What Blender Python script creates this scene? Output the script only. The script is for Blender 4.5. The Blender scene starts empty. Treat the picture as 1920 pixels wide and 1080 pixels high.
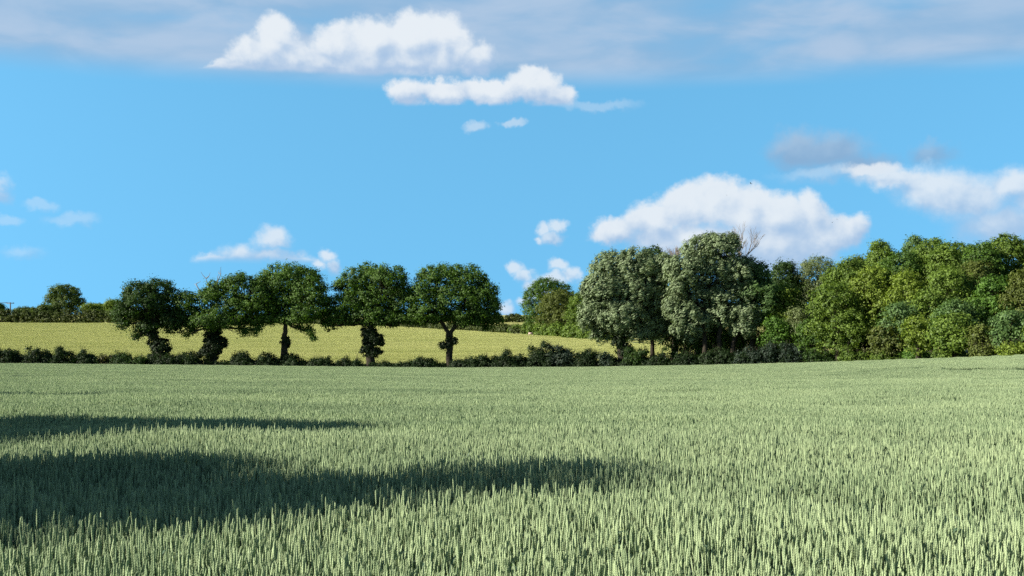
import bpy, math, random
import numpy as np
R = math.radians
scene = bpy.context.scene
C = scene.collection

# ---------------------------------------------------------------- camera, light, exposure
F = 2100.0            # focal length in photo pixels (1920 wide)
HOR = 590.0           # row of the true horizon
cam = bpy.data.cameras.new('camera')
cam.sensor_width = 36.0
cam.lens = 36.0 * F / 1920.0
cam.shift_y = (HOR - 540.0) / 1920.0
cam.clip_start = 0.1
cam.clip_end = 20000.0
camo = bpy.data.objects.new('camera', cam)
camo.location = (0, 0, 0)
camo.rotation_euler = (R(90), 0, 0)
C.objects.link(camo)
scene.camera = camo

SUN_EL, SUN_BACK = 26.0, 15.0     # degrees above the horizon; degrees behind the photographer's left shoulder
el, ab = R(SUN_EL), R(SUN_BACK)
sun_dir = (-math.cos(el) * math.cos(ab), -math.cos(el) * math.sin(ab), math.sin(el))
sl = bpy.data.lights.new('sun', 'SUN')
sl.energy = 5.0
sl.angle = R(0.5)
sl.color = (1.0, 0.93, 0.80)
so = bpy.data.objects.new('sun', sl)
import mathutils
so.rotation_euler = mathutils.Vector(sun_dir).to_track_quat('Z', 'Y').to_euler()
so.location = (-60, -10, 40)
C.objects.link(so)

vs = scene.view_settings
vs.view_transform = 'Standard'
vs.look = 'None'
EXPO = 0.9
vs.exposure = EXPO
vs.gamma = 1.0
vs.use_curve_mapping = False
scene.cycles.max_bounces = 6
scene.cycles.diffuse_bounces = 3
scene.cycles.glossy_bounces = 2
scene.cycles.transmission_bounces = 3
scene.cycles.use_denoising = False

# ---------------------------------------------------------------- node helper
class NT:
    def __init__(self, tree):
        self.t = tree
    def n(self, typ, **kw):
        nd = self.t.nodes.new(typ)
        for k, v in kw.items():
            setattr(nd, k, v)
        return nd
    def link(self, a, b):
        self.t.links.new(a, b)
    def put(self, sock, v):
        if hasattr(v, 'is_output'):
            self.link(v, sock)
        elif isinstance(v, (tuple, list)) and len(v) == 3 and len(sock.default_value) == 4:
            sock.default_value = (*v, 1)
        else:
            sock.default_value = v
    def m(self, op, a, b=None, c=None, clamp=False):
        nd = self.n('ShaderNodeMath', operation=op)
        nd.use_clamp = clamp
        for i, v in enumerate((a, b, c)):
            if v is not None:
                self.put(nd.inputs[i], v)
        return nd.outputs[0]
    def vm(self, op, a, b=None, c=None):
        nd = self.n('ShaderNodeVectorMath', operation=op)
        for i, v in enumerate((a, b, c)):
            if v is not None:
                self.put(nd.inputs[i], v)
        return nd.outputs['Value'] if op in ('LENGTH', 'DOT_PRODUCT') else nd.outputs[0]
    def mix(self, f, a, b, blend='MIX'):
        nd = self.n('ShaderNodeMix', data_type='RGBA', blend_type=blend)
        self.put(nd.inputs[0], f)
        self.put(nd.inputs[6], a)
        self.put(nd.inputs[7], b)
        return nd.outputs[2]
    def noise(self, vec, scale, detail=4, rough=0.5, dist=0.0):
        nd = self.n('ShaderNodeTexNoise')
        self.put(nd.inputs['Vector'], vec)
        nd.inputs['Scale'].default_value = scale
        nd.inputs['Detail'].default_value = detail
        nd.inputs['Roughness'].default_value = rough
        nd.inputs['Distortion'].default_value = dist
        return nd
    def mr(self, v, a, b, c=0.0, d=1.0, smooth=True):
        nd = self.n('ShaderNodeMapRange', interpolation_type='SMOOTHSTEP' if smooth else 'LINEAR')
        self.put(nd.inputs[0], v)
        for i, x in enumerate((a, b, c, d)):
            self.put(nd.inputs[1 + i], x)
        return nd.outputs[0]

# ---------------------------------------------------------------- world: physical sky + clouds by direction
world = bpy.data.worlds.new("World")
scene.world = world
world.use_nodes = True
world.node_tree.nodes.clear()
W = NT(world.node_tree)
SKY = 0.085
coord = W.n('ShaderNodeTexCoord').outputs['Generated']
sep = W.n('ShaderNodeSeparateXYZ'); W.link(coord, sep.inputs[0])
dx, dy, dz = sep.outputs
AZ = W.m('ARCTAN2', dx, dy)
EL = W.m('ARCSINE', dz)
sky = W.n('ShaderNodeTexSky', sky_type='NISHITA')
sky.sun_disc = False
sky.sun_elevation = el
sky.sun_rotation = math.atan2(sun_dir[0], sun_dir[1])
sky.altitude = 60
sky.air_density = 1.0
sky.dust_density = 0.3
sky.ozone_density = 2.5
cmb = W.n('ShaderNodeCombineXYZ')
W.link(dx, cmb.inputs[0]); W.link(dy, cmb.inputs[1])
W.link(W.m('MULTIPLY_ADD', dz, 0.6, 0.52), cmb.inputs[2])
W.link(W.vm('NORMALIZE', cmb.outputs[0]), sky.inputs[0])
SKYTINT = (1.24, 2.18, 2.00)
sky0 = W.n('ShaderNodeTexSky', sky_type='NISHITA')
for k_ in ('sun_disc', 'sun_elevation', 'sun_rotation', 'altitude', 'air_density', 'dust_density', 'ozone_density'):
    setattr(sky0, k_, getattr(sky, k_))
W.link(coord, sky0.inputs[0])
clean = W.mix(1.0, sky0.outputs[0], (0.52, 0.60, 0.58), 'MULTIPLY')       # deep blue of the open sky overhead and around
low = W.m('MULTIPLY', W.mr(dy, 0.55, 0.80), W.mr(dz, 0.62, 0.36))
skyc = W.mix(low, clean, W.mix(1.0, sky.outputs[0], SKYTINT, 'MULTIPLY'))

def azel(px, py):
    x, z = (px - 960) / F, (HOR - py) / F
    return math.atan(x), math.atan2(z, math.hypot(1, x))
pc = W.n('ShaderNodeCombineXYZ')      # direction in milliradians-ish units: azimuth, elevation
W.link(W.m('MULTIPLY', AZ, F / 100), pc.inputs[0])
W.link(W.m('MULTIPLY', EL, F / 100), pc.inputs[1])
P0 = pc.outputs[0]
# warp the position so that cloud outlines billow
def warped(p):
    a = W.noise(p, 1.5, 6, 0.55)
    b = W.noise(p, 4.2, 5, 0.6)
    off = W.vm('MULTIPLY', W.vm('SUBTRACT', a.outputs['Color'], (0.5, 0.5, 0.5)), (0.52, 0.42, 0))
    off2 = W.vm('MULTIPLY', W.vm('SUBTRACT', b.outputs['Color'], (0.5, 0.5, 0.5)), (0.26, 0.26, 0))
    return W.vm('ADD', W.vm('ADD', p, off), off2)
CL = [  # (opacity, greyness, base row or None, ellipses in photo pixels)
    (1.0, 0.00, 146, [(430,130,46,16),(474,106,50,34),(520,76,40,48),(545,112,60,36),(630,88,54,46),(700,80,60,50),
                      (775,70,56,50),(835,80,52,52),(892,112,46,34),(740,118,150,30),(610,124,120,22)]),
    (1.0, 0.10, 200, [(765,176,42,28),(830,173,70,25),(920,172,80,24),(1000,162,52,36),(1040,180,40,24)]),
    (0.45, 0.45, None, [(892,237,28,14),(958,231,30,9)]),
    (0.25, 0.6, None, [(1120,198,90,12)]),
    (0.92, 1.00, None, [(1496,282,62,52),(1556,290,84,48),(1622,308,64,30)]),
    (0.75, 1.00, None, [(1745,290,50,22)]),
    (0.30, 0.6, None, [(1540,332,95,16)]),
    (0.85, 0.35, None, [(1640,320,60,18),(1690,335,80,24),(1750,352,70,44),(1820,378,80,48),(1900,350,60,38),(1880,424,100,46),(1960,380,60,60),(1790,366,80,44)]),
    (0.95, 0.20, None, [(1150,436,48,28),(1220,414,58,38),(1285,388,54,46),(1340,378,56,48),(1405,398,52,46),(1460,412,54,50),
                        (1522,402,34,44),(1548,440,56,46),(1592,432,34,36),(1450,464,130,50),(1280,448,110,32)]),
    (0.75, 0.35, None, [(1020,428,20,17),(1047,421,21,18),(1036,444,30,15),(1010,449,14,9)]),
    (0.75, 0.30, None, [(966,503,20,17),(984,516,24,17),(1000,536,22,15),(1044,498,24,16),(1070,514,24,17),(1034,524,32,16),(1010,550,30,16),(950,578,14,20),(982,566,20,13)]),
    (0.80, 0.35, 500, [(400,488,48,13),(452,480,46,26),(512,452,38,30),(506,486,50,18),(562,490,46,20)]),
    (0.80, 0.35, None, [(618,477,19,16),(598,494,20,12),(626,500,17,18)]),
    (0.6, 0.30, None, [(-8,345,28,22),(2,366,24,18)]),
    (0.26, 0.60, None, [(75,383,32,12),(132,412,46,14),(20,412,30,10),(40,478,44,14)]),
]
def field(p):
    d_all, g_all, o_all = None, None, None
    outs = []
    for op, gr, base, els in CL:
        d = None
        for (x, y, rx, ry) in els:
            a, e = azel(x, y)
            ix, iy = 100 / rx, 100 / ry
            v = W.vm('MULTIPLY_ADD', p, (ix, iy, 0), (-a * F / 100 * ix, -e * F / 100 * iy, 0))
            l = W.vm('LENGTH', v)
            if d is None:
                d = l
            else:
                d = W.m('SMOOTH_MIN', d, l, 0.28)
        tp = azel(700, min(q[1] - q[3] for q in els))[1] * F / 100
        bt = azel(700, max(q[1] + q[3] * .8 for q in els) if base is None else base)[1] * F / 100
        outs.append((W.m('SUBTRACT', 1.16, d), op, gr, base, (bt, tp)))
    return outs
sp = W.n('ShaderNodeSeparateXYZ'); W.link(P0, sp.inputs[0])
CK = 1 / SKY / 2 ** EXPO
def ck(r, g, b): return (r * CK, g * CK, b * CK)     # displayed brightness -> sky units
def density(p):
    q = warped(p)
    r = []
    for dns, op, gr, base, ext in field(q):
        if base is not None:
            b = W.mr(sp.outputs[1], (azel(700, base + 6)[1]) * F / 100, (azel(700, base - 26)[1]) * F / 100, -0.35, 1.2, False)
            dns = W.m('MINIMUM', dns, b)
        r.append((dns, op, gr, ext))
    return r
D1 = density(P0)
D2 = density(W.vm('ADD', P0, (-0.16, 0.20, 0)))      # looking a little towards the sun
fine = W.noise(P0, 2.2, 7, 0.6)
ra = W.noise(P0, 1.7, 4, 0.5, 0.3)
rb = W.noise(W.vm('ADD', P0, (-0.13, 0.17, 0)), 1.7, 4, 0.5, 0.3)
relief = W.m('MULTIPLY', W.m('SUBTRACT', ra.outputs[0], rb.outputs[0]), 1.1)
col = skyc
# high thin layer
stretch = W.vm('MULTIPLY', P0, (0.17, 0.85, 1))
hn = W.noise(stretch, 0.8, 4, 0.45, 0.4)
hn2 = W.noise(W.vm('MULTIPLY', P0, (0.40, 1.2, 1)), 1.1, 5, 0.5, 0.3)
band = W.mr(EL, azel(960, 178)[1], azel(960, 118)[1])
lown = W.noise(W.vm('MULTIPLY', P0, (0.25, 0.2, 1)), 0.8, 2, 0.5)
band = W.m('MULTIPLY', band, W.mr(W.m('ADD', W.m('MULTIPLY', hn.outputs[0], 0.7), W.m('MULTIPLY', hn2.outputs[0], 0.3)), 0.26, 0.52))
band = W.m('MULTIPLY', band, 0.90)
hc = W.mix(W.mr(hn2.outputs[0], 0.35, 0.66), ck(.29, .48, .71), ck(.45, .58, .76))
col = W.mix(band, col, hc)
sw = W.n('ShaderNodeSeparateXYZ'); W.link(warped(P0), sw.inputs[0])
for (d1, op, gr, ext), (d2, _, _, _) in zip(D1, D2):
    a = W.m('ADD', d1, W.m('MULTIPLY', W.m('SUBTRACT', fine.outputs[0], 0.5), 0.5))
    wid = W.mr(sw.outputs[1], ext[0], ext[1], 0.58 if gr < 0.3 else 1.0, 0.42 if gr < 0.3 else 0.7, False)
    alpha = W.m('MULTIPLY', W.mr(a, 0.0, wid), op)
    lit = W.m('SUBTRACT', d1, d2)
    lit = W.m('ADD', W.m('MULTIPLY', lit, 0.5), relief)
    lit = W.m('ADD', lit, W.mr(sw.outputs[1], ext[0], ext[1] - (ext[1] - ext[0]) * .25, 0.0, 0.72, False))
    lit = W.m('SUBTRACT', W.m('ADD', lit, 0.15), gr * 0.30)
    lit = W.mr(lit, 0.0, 1.0)
    cc = W.mix(lit, ck(.40, .56, .78), ck(.80, .86, .92))
    if gr >= 0.9:
        cc = W.mix(lit, ck(.26, .43, .65), ck(.38, .54, .73))
    col = W.mix(alpha, col, cc)
bgA = W.n('ShaderNodeBackground'); W.link(col, bgA.inputs[0]); bgA.inputs[1].default_value = SKY
bgB = W.n('ShaderNodeBackground'); W.link(skyc, bgB.inputs[0]); bgB.inputs[1].default_value = SKY
# clouds stand in the forward part of the sky; elsewhere it is clear
inaz = W.m('LESS_THAN', W.m('ABSOLUTE', AZ), 0.75)
inel = W.m('MULTIPLY', W.m('GREATER_THAN', EL, -0.01), W.m('LESS_THAN', EL, 0.75))
msh = W.n('ShaderNodeMixShader')
W.link(W.m('MULTIPLY', inaz, inel), msh.inputs[0])
W.link(bgB.outputs[0], msh.inputs[1]); W.link(bgA.outputs[0], msh.inputs[2])
wo = W.n('ShaderNodeOutputWorld'); W.link(msh.outputs[0], wo.inputs[0])
world.cycles.sampling_method = 'MANUAL'
world.cycles.sample_map_resolution = 256

# ---------------------------------------------------------------- materials
def new_mat(name):
    m = bpy.data.materials.new(name)
    m.use_nodes = True
    m.node_tree.nodes.clear()
    return m, NT(m.node_tree)
def leaf_mat(name, c0, c1, transl=0.36, gloss=0.022, rough=0.6, patch=0.35, under=None, field=None):
    """foliage: every leaf has its own tint (attribute 'tint'), clumps vary slowly"""
    m, N = new_mat(name)
    at = N.n('ShaderNodeAttribute', attribute_name='tint')
    pos = N.n('ShaderNodeNewGeometry').outputs['Position']
    no = N.noise(pos, patch, 3, 0.6)
    f = N.m('ADD', N.m('MULTIPLY', at.outputs['Fac'], 0.6), N.m('MULTIPLY', no.outputs[0], 0.7), clamp=False)
    if field is not None:      # slow variation over a field: broad patches and drilled streaks
        fn = N.noise(N.vm('MULTIPLY', pos, (field * .3, field, 0)), 1.0, 5, 0.6)
        f = N.m('ADD', f, N.m('MULTIPLY', N.m('SUBTRACT', fn.outputs[0], 0.5), 1.6))
    f = N.mr(f, 0.25, 1.0)
    colr = N.mix(f, c0, c1)
    if under is not None:
        g = N.n('ShaderNodeNewGeometry')
        colr = N.mix(g.outputs['Backfacing'], colr, under)
    d = N.n('ShaderNodeBsdfDiffuse'); N.link(colr, d.inputs[0])
    t = N.n('ShaderNodeBsdfTranslucent')
    N.link(N.mix(1.0, colr, (1.15, 1.2, 0.55), 'MULTIPLY'), t.inputs[0])
    x = N.n('ShaderNodeMixShader'); x.inputs[0].default_value = transl
    N.link(d.outputs[0], x.inputs[1]); N.link(t.outputs[0], x.inputs[2])
    g = N.n('ShaderNodeBsdfGlossy'); g.inputs['Roughness'].default_value = rough
    y = N.n('ShaderNodeMixShader'); y.inputs[0].default_value = gloss
    N.link(x.outputs[0], y.inputs[1]); N.link(g.outputs[0], y.inputs[2])
    o = N.n('ShaderNodeOutputMaterial'); N.link(y.outputs[0], o.inputs[0])
    return m
def rough_mat(name, c0, c1, scale=3.0, bump=0.4, rough=0.9, stretch=(1, 1, 1)):
    m, N = new_mat(name)
    co = N.n('ShaderNodeTexCoord')
    v = N.vm('MULTIPLY', co.outputs['Object'], stretch)
    a = N.noise(v, scale, 6, 0.65)
    b = N.noise(v, scale * 0.13, 3, 0.5)
    f = N.m('ADD', N.m('MULTIPLY', a.outputs[0], 0.6), N.m('MULTIPLY', b.outputs[0], 0.5))
    colr = N.mix(N.mr(f, 0.35, 0.75), c0, c1)
    p = N.n('ShaderNodeBsdfPrincipled')
    N.link(colr, p.inputs['Base Color']); p.inputs['Roughness'].default_value = rough
    p.inputs['Specular IOR Level'].default_value = 0.2
    bm = N.n('ShaderNodeBump'); bm.inputs['Strength'].default_value = bump
    bm.inputs['Distance'].default_value = 0.05
    N.link(a.outputs[0], bm.inputs['Height']); N.link(bm.outputs[0], p.inputs['Normal'])
    o = N.n('ShaderNodeOutputMaterial'); N.link(p.outputs[0], o.inputs[0])
    return m
M = {
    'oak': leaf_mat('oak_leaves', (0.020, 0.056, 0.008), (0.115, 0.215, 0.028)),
    'oakdarkshade': leaf_mat('dark_shaded_oak_leaves', (0.012, 0.036, 0.008), (0.060, 0.120, 0.020)),  # darker oak green; for trees standing in shade, that shade is in the colour
    'green': leaf_mat('green_leaves', (0.046, 0.092, 0.012), (0.185, 0.280, 0.042)),
    'bright': leaf_mat('bright_green_leaves', (0.036, 0.092, 0.012), (0.125, 0.245, 0.034)),
    'yellow': leaf_mat('yellow_green_leaves', (0.070, 0.116, 0.012), (0.255, 0.345, 0.048)),
    'olive': leaf_mat('olive_brown_leaves', (0.050, 0.072, 0.012), (0.165, 0.205, 0.042)),
    'teal': leaf_mat('blue_green_leaves', (0.038, 0.088, 0.025), (0.155, 0.260, 0.080)),
    'greygreen': leaf_mat('grey_green_willow_leaves', (0.080, 0.110, 0.038), (0.240, 0.300, 0.125)),
    'silver': leaf_mat('silver_leaves', (0.060, 0.092, 0.032), (0.285, 0.370, 0.195), transl=0.2, gloss=0.03, patch=0.5),
    'bushshade': leaf_mat('shaded_bush_leaves', (0.008, 0.022, 0.006), (0.030, 0.062, 0.014)),  # shade on the hedge is painted into this leaf colour
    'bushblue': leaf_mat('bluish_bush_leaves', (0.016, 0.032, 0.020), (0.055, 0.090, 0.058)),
    'bushbrown': leaf_mat('brown_bush_leaves', (0.040, 0.045, 0.012), (0.120, 0.115, 0.036)),
    'far': leaf_mat('distant_leaves', (0.035, 0.070, 0.014), (0.120, 0.175, 0.036)),
    'farhedge': leaf_mat('distant_hedge_leaves', (0.028, 0.050, 0.012), (0.110, 0.140, 0.034)),
    'ivy': leaf_mat('ivy_leaves', (0.007, 0.020, 0.005), (0.024, 0.048, 0.012)),
    'bark': rough_mat('bark', (0.022, 0.018, 0.013), (0.060, 0.050, 0.038), 4.0, 0.8, stretch=(3, 3, 0.7)),
    'dead': rough_mat('dead_wood', (0.20, 0.165, 0.135), (0.36, 0.30, 0.25), 3.0, 0.3),
    'pole': rough_mat('weathered_pole_wood', (0.14, 0.11, 0.09), (0.28, 0.23, 0.19), 3.0, 0.3),
    'wire': rough_mat('wire_metal', (0.05, 0.05, 0.05), (0.09, 0.09, 0.09), 3.0, 0.0),
    'trough': rough_mat('faded_pink_paint', (0.55, 0.40, 0.36), (0.72, 0.58, 0.53), 1.5, 0.1, 0.7),
    'bird': rough_mat('black_feathers', (0.010, 0.010, 0.012), (0.025, 0.025, 0.030), 9.0, 0.1),
    'ear': leaf_mat('wheat_ears', (0.235, 0.330, 0.170), (0.450, 0.555, 0.310), transl=0.22, gloss=0.03, patch=0.3, field=0.25),
    'blade': leaf_mat('wheat_blades', (0.030, 0.075, 0.042), (0.085, 0.165, 0.085), transl=0.25, gloss=0.08, patch=0.3),
    'stem': leaf_mat('wheat_stems', (0.100, 0.170, 0.080), (0.230, 0.310, 0.150), transl=0.1, gloss=0.04, patch=0.3),
    'barley': leaf_mat('barley_ears', (0.440, 0.480, 0.175), (0.570, 0.590, 0.255), transl=0.2, gloss=0.01, patch=0.4, field=0.10),
    'grass': leaf_mat('verge_grass', (0.050, 0.090, 0.025), (0.150, 0.200, 0.060), transl=0.25, gloss=0.03, patch=0.2),
}
# ground: soil and undergrowth near, pasture and stubble colours far off
def ground_mat():
    m, N = new_mat('field_ground')
    co = N.n('ShaderNodeTexCoord').outputs['Object']
    a = N.noise(co, 1.5, 6, 0.65)
    b = N.noise(N.vm('MULTIPLY', co, (0.3, 1.0, 1)), 0.05, 4, 0.5)
    soil = N.mix(a.outputs[0], (0.035, 0.045, 0.022), (0.080, 0.085, 0.045))
    far = N.mix(N.mr(b.outputs[0], 0.35, 0.65), (0.300, 0.310, 0.090), (0.440, 0.420, 0.150))
    s = N.n('ShaderNodeSeparateXYZ'); N.link(co, s.inputs[0])
    c = N.mix(N.mr(s.outputs[1], 158, 175), soil, far)
    p = N.n('ShaderNodeBsdfPrincipled'); N.link(c, p.inputs['Base Color'])
    p.inputs['Roughness'].default_value = 0.95; p.inputs['Specular IOR Level'].default_value = 0.1
    bm = N.n('ShaderNodeBump'); bm.inputs['Strength'].default_value = 0.6; bm.inputs['Distance'].default_value = 0.1
    N.link(a.outputs[0], bm.inputs['Height']); N.link(bm.outputs[0], p.inputs['Normal'])
    o = N.n('ShaderNodeOutputMaterial'); N.link(p.outputs[0], o.inputs[0])
    return m
M['ground'] = ground_mat()

# ---------------------------------------------------------------- terrain
S0 = 0.0386
EYE, CROP = 1.87, 0.86
def smooth(t):
    t = np.clip(t, 0, 1)
    return t * t * (3 - 2 * t)
PXE = [-400, 0, 300, 850, 1100, 1300, 1500, 1700, 1920, 2300]
YE_ = [150, 150, 150, 151, 149, 146, 141, 122, 106, 92]
RE_ = [679, 681, 684, 689.5, 688, 685, 680.5, 674, 666, 655]
PXF = [-400, 0, 400, 560, 740, 900, 1000, 1100, 1240, 1300, 1500, 1920, 2300]
YF_ = [390, 380, 376, 368, 330, 290, 265, 236, 206, 196, 178, 145, 130]
RF_ = [603, 604, 605, 606, 611, 620, 626.5, 634, 644, 650, 655, 655, 655]
def yedge(px): return np.interp(px, PXE, YE_)
def zgnd(x, y):
    x = np.asarray(x, float); y = np.asarray(y, float)
    yy = np.maximum(y, 12.0)
    px = 960 + F * np.clip(x / yy, -0.62, 0.62)
    ye = yedge(px)
    re = np.interp(px, PXE, RE_)
    s = (re - HOR) / F - (EYE - CROP) / ye
    sE = S0 + (s - S0) * smooth((y - 10) / 70)
    z1 = -EYE - sE * y + 0.05 * np.sin(x * 0.21 + 1) * np.sin(y * 0.17) * smooth((y - 5) / 12) * (1 - smooth((y - 60) / 60))
    ze = -EYE - s * ye
    yf = np.interp(px, PXF, YF_)
    zf = -(np.interp(px, PXF, RF_) - HOR) / F * yf - 0.6
    t = (y - ye) / np.maximum(yf - ye, 1)
    z2 = ze + (zf - ze) * t
    t3 = np.clip((y - yf) / np.maximum(520 - yf, 1), 0, 1)
    z3 = zf + (-3.5 - zf) * t3
    z = np.where(y < ye, z1, np.where(y < yf, z2, z3))
    return z
def zg(x, y): return float(zgnd(x, y))
def gaxis(dense_a, dense_b, step, far, neg=True):
    a = list(np.arange(dense_a, dense_b + 0.1, step))
    s, v = step, a[-1]
    while v < far:
        s *= 1.35; v += s; a.append(v)
    if neg:
        s, v = step, a[0]
        while v > -far:
            s *= 1.35; v -= s; a.insert(0, v)
    return np.array(a)
gx = gaxis(-130, 130, 2.6, 7000)
gy = np.concatenate([[-3000, -1000, -300, -100, -60, -40], gaxis(-20, 400, 2.5, 9000, False)])

def obj_from(name, verts, faces, mats, parent=None, midx=None, tint=None, smoothf=False, loc=None, link=True):
    """verts (N,3), faces (M,3|4) arrays -> linked mesh object"""
    me = bpy.data.meshes.new(name)
    verts = np.asarray(verts, np.float32); faces = np.asarray(faces, np.int32)
    k = faces.shape[1]
    me.vertices.add(len(verts)); me.vertices.foreach_set('co', verts.ravel())
    me.loops.add(faces.size); me.loops.foreach_set('vertex_index', faces.ravel())
    me.polygons.add(len(faces))
    me.polygons.foreach_set('loop_start', np.arange(0, faces.size, k, dtype=np.int32))
    me.polygons.foreach_set('loop_total', np.full(len(faces), k, np.int32))
    for m in (mats if isinstance(mats, (list, tuple)) else [mats]):
        me.materials.append(m)
    if midx is not None:
        me.polygons.foreach_set('material_index', np.asarray(midx, np.int32))
    if smoothf:
        me.polygons.foreach_set('use_smooth', np.ones(len(faces), bool))
    me.update(calc_edges=True)
    if tint is not None:
        at = me.attributes.new('tint', 'FLOAT', 'POINT')
        at.data.foreach_set('value', np.asarray(tint, np.float32))
    o = bpy.data.objects.new(name, me)
    if loc is not None: o.location = loc
    if parent is not None: o.parent = parent
    if link: C.objects.link(o)
    return o
def tag(o, label=None, cat=None, group=None, kind=None):
    for k, v in (('label', label), ('category', cat), ('group', group), ('kind', kind)):
        if v: o[k] = v
    return o
def empty(name, loc, label, cat, group=None):
    o = bpy.data.objects.new(name, None); o.location = loc
    o.empty_display_size = 0.5
    C.objects.link(o)
    return tag(o, label, cat, group)

XX, YY = np.meshgrid(gx, gy)
ZZ = zgnd(XX, YY)
nv = np.stack([XX.ravel(), YY.ravel(), ZZ.ravel()], 1)
ny, nx = XX.shape
ii = (np.arange(ny - 1)[:, None] * nx + np.arange(nx - 1)[None]).ravel()
go = obj_from('ground', nv, np.stack([ii, ii + 1, ii + 1 + nx, ii + nx], 1), M['ground'], smoothf=True)
tag(go, 'gently sloping farmland under the crops', 'ground', kind='structure')

# ---------------------------------------------------------------- geometry kits
class Geo:
    """collects tubes as quads"""
    def __init__(s): s.v, s.f, s.n = [], [], 0
    def tube(s, pts, rad, sides=6, cap=True):
        pts = np.asarray(pts, float); k = len(pts)
        rings = []
        for i in range(k):
            t = pts[min(i + 1, k - 1)] - pts[max(i - 1, 0)]
            t = t / (np.linalg.norm(t) + 1e-9)
            a = np.cross(t, (0.31, 0.95, 0.1)); a /= np.linalg.norm(a) + 1e-9
            b = np.cross(t, a)
            an = np.arange(sides) * 2 * math.pi / sides
            rings.append(pts[i] + rad[i] * (np.cos(an)[:, None] * a + np.sin(an)[:, None] * b))
        s.v.append(np.concatenate(rings))
        j = np.arange(sides); j2 = (j + 1) % sides
        for i in range(k - 1):
            o = s.n + i * sides
            s.f.append(np.stack([o + j, o + j2, o + sides + j2, o + sides + j], 1))
        s.n += k * sides
    def box(s, c, h):
        c = np.asarray(c, float); h = np.asarray(h, float)
        q = np.array([[-1,-1,-1],[1,-1,-1],[1,1,-1],[-1,1,-1],[-1,-1,1],[1,-1,1],[1,1,1],[-1,1,1]]) * h + c
        s.v.append(q)
        s.f.append(np.array([[0,3,2,1],[4,5,6,7],[0,1,5,4],[1,2,6,5],[2,3,7,6],[3,0,4,7]]) + s.n)
        s.n += 8
    def build(s, name, mat, parent=None, smoothf=True):
        return obj_from(name, np.concatenate(s.v), np.concatenate(s.f), mat, parent, smoothf=smoothf)

def rdir(rng, n):
    v = rng.normal(size=(n, 3)); return v / np.linalg.norm(v, axis=1)[:, None]
def leaf_quads(rng, cen, nrm, ln, wd, along=None, jit=0.5):
    n = len(cen)
    nrm = nrm + rng.normal(size=(n, 3)) * jit
    nrm /= np.linalg.norm(nrm, axis=1)[:, None] + 1e-9
    if along is None:
        along = rng.normal(size=(n, 3))
    else:
        along = along + rng.normal(size=(n, 3)) * 0.35
    a = along - nrm * np.sum(along * nrm, 1)[:, None]
    a /= np.linalg.norm(a, axis=1)[:, None] + 1e-9
    b = np.cross(nrm, a)
    L = ln[:, None] * 0.5; Wd = wd[:, None] * 0.5
    v = np.stack([cen - a * L, cen + b * Wd - a * L * 0.15, cen + a * L, cen - b * Wd - a * L * 0.15], 1).reshape(-1, 3)
    f = np.arange(4 * n).reshape(n, 4)
    return v, f
def lobe_clumps(rng, lobes, rc, cover=0.55, inner=0.35, under=0.45):
    """clump centres over the outer part of a union of ellipsoids; returns centre, outward, lobe index"""
    out, dr, li = [], [], []
    L = np.array(lobes, float)
    for i, l in enumerate(L):
        c, r = l[:3], l[3:6]
        area = 4 * math.pi * (r[0] * r[1] + r[1] * r[2] + r[0] * r[2]) / 3
        n = max(4, int(area * cover / rc ** 2))
        d = rdir(rng, n)
        keep = (d[:, 2] > -0.35) | (rng.random(n) < under)
        d = d[keep]; n = len(d)
        fr = 1.0 - np.abs(rng.normal(size=n)) * 0.13
        ins = rng.random(n) < inner
        fr = np.where(ins, rng.uniform(0.35, 0.8, n), fr)
        p = c + d * r * fr[:, None]
        ok = np.ones(n, bool)
        for j, m in enumerate(L):
            if j != i:
                q = np.linalg.norm((p - m[:3]) / m[3:6], axis=1)
                ok &= (q > 0.62) | (rng.random(n) < 0.12)
        out.append(p[ok]); dr.append(d[ok]); li.append(np.full(ok.sum(), i))
    return np.concatenate(out), np.concatenate(dr), np.concatenate(li)
def foliage(rng, lobes, rc=0.7, leaf=0.24, per=60, aspect=0.62, cover=0.55, wind=None, inner=0.35, flat=0.75, under=0.45, lump=1.0):
    cc, cd, li = lobe_clumps(rng, lobes, rc, cover, inner, under)
    n = len(cc)
    cr = rc * rng.uniform(0.5, 1.4, n)
    ct = rng.random(n)
    idx = np.repeat(np.arange(n), per)
    d = rdir(rng, len(idx))
    fr = rng.random(len(idx)) ** 0.55 * rng.uniform(0.8, 1.45, len(idx))
    sc = np.array([1, 1, flat])
    pos = cc[idx] + d * sc * (cr[idx] * fr)[:, None]
    nr = d * 0.9 + cd[idx] * 0.7 + np.array([0, 0, 0.35])
    ln = leaf * rng.uniform(0.65, 1.4, len(idx))
    al = None
    if wind is not None:
        al = np.asarray(wind, float)[None] + cd[idx] * 0.5
    v, f = leaf_quads(rng, pos, nr, ln, ln * aspect, al)
    tint = np.repeat(np.clip(0.35 * ct[idx] + 0.65 * rng.random(len(idx)), 0, 1), 4)
    return v, f, tint, cc, li
def limb_path(rng, a, b, k=5, sag=0.12):
    a = np.asarray(a, float); b = np.asarray(b, float)
    t = np.linspace(0, 1, k)[:, None]
    L = np.linalg.norm(b - a)
    p = a + (b - a) * t
    p += rng.normal(size=(k, 3)) * L * 0.035 * np.sin(t * math.pi)
    p[:, 2] += (np.sin(t[:, 0] * math.pi) * -sag * L * 0.5)
    return p

def W3(px, py, Y): return np.array([(px - 960) / F * Y, Y, (HOR - py) / F * Y])

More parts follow.
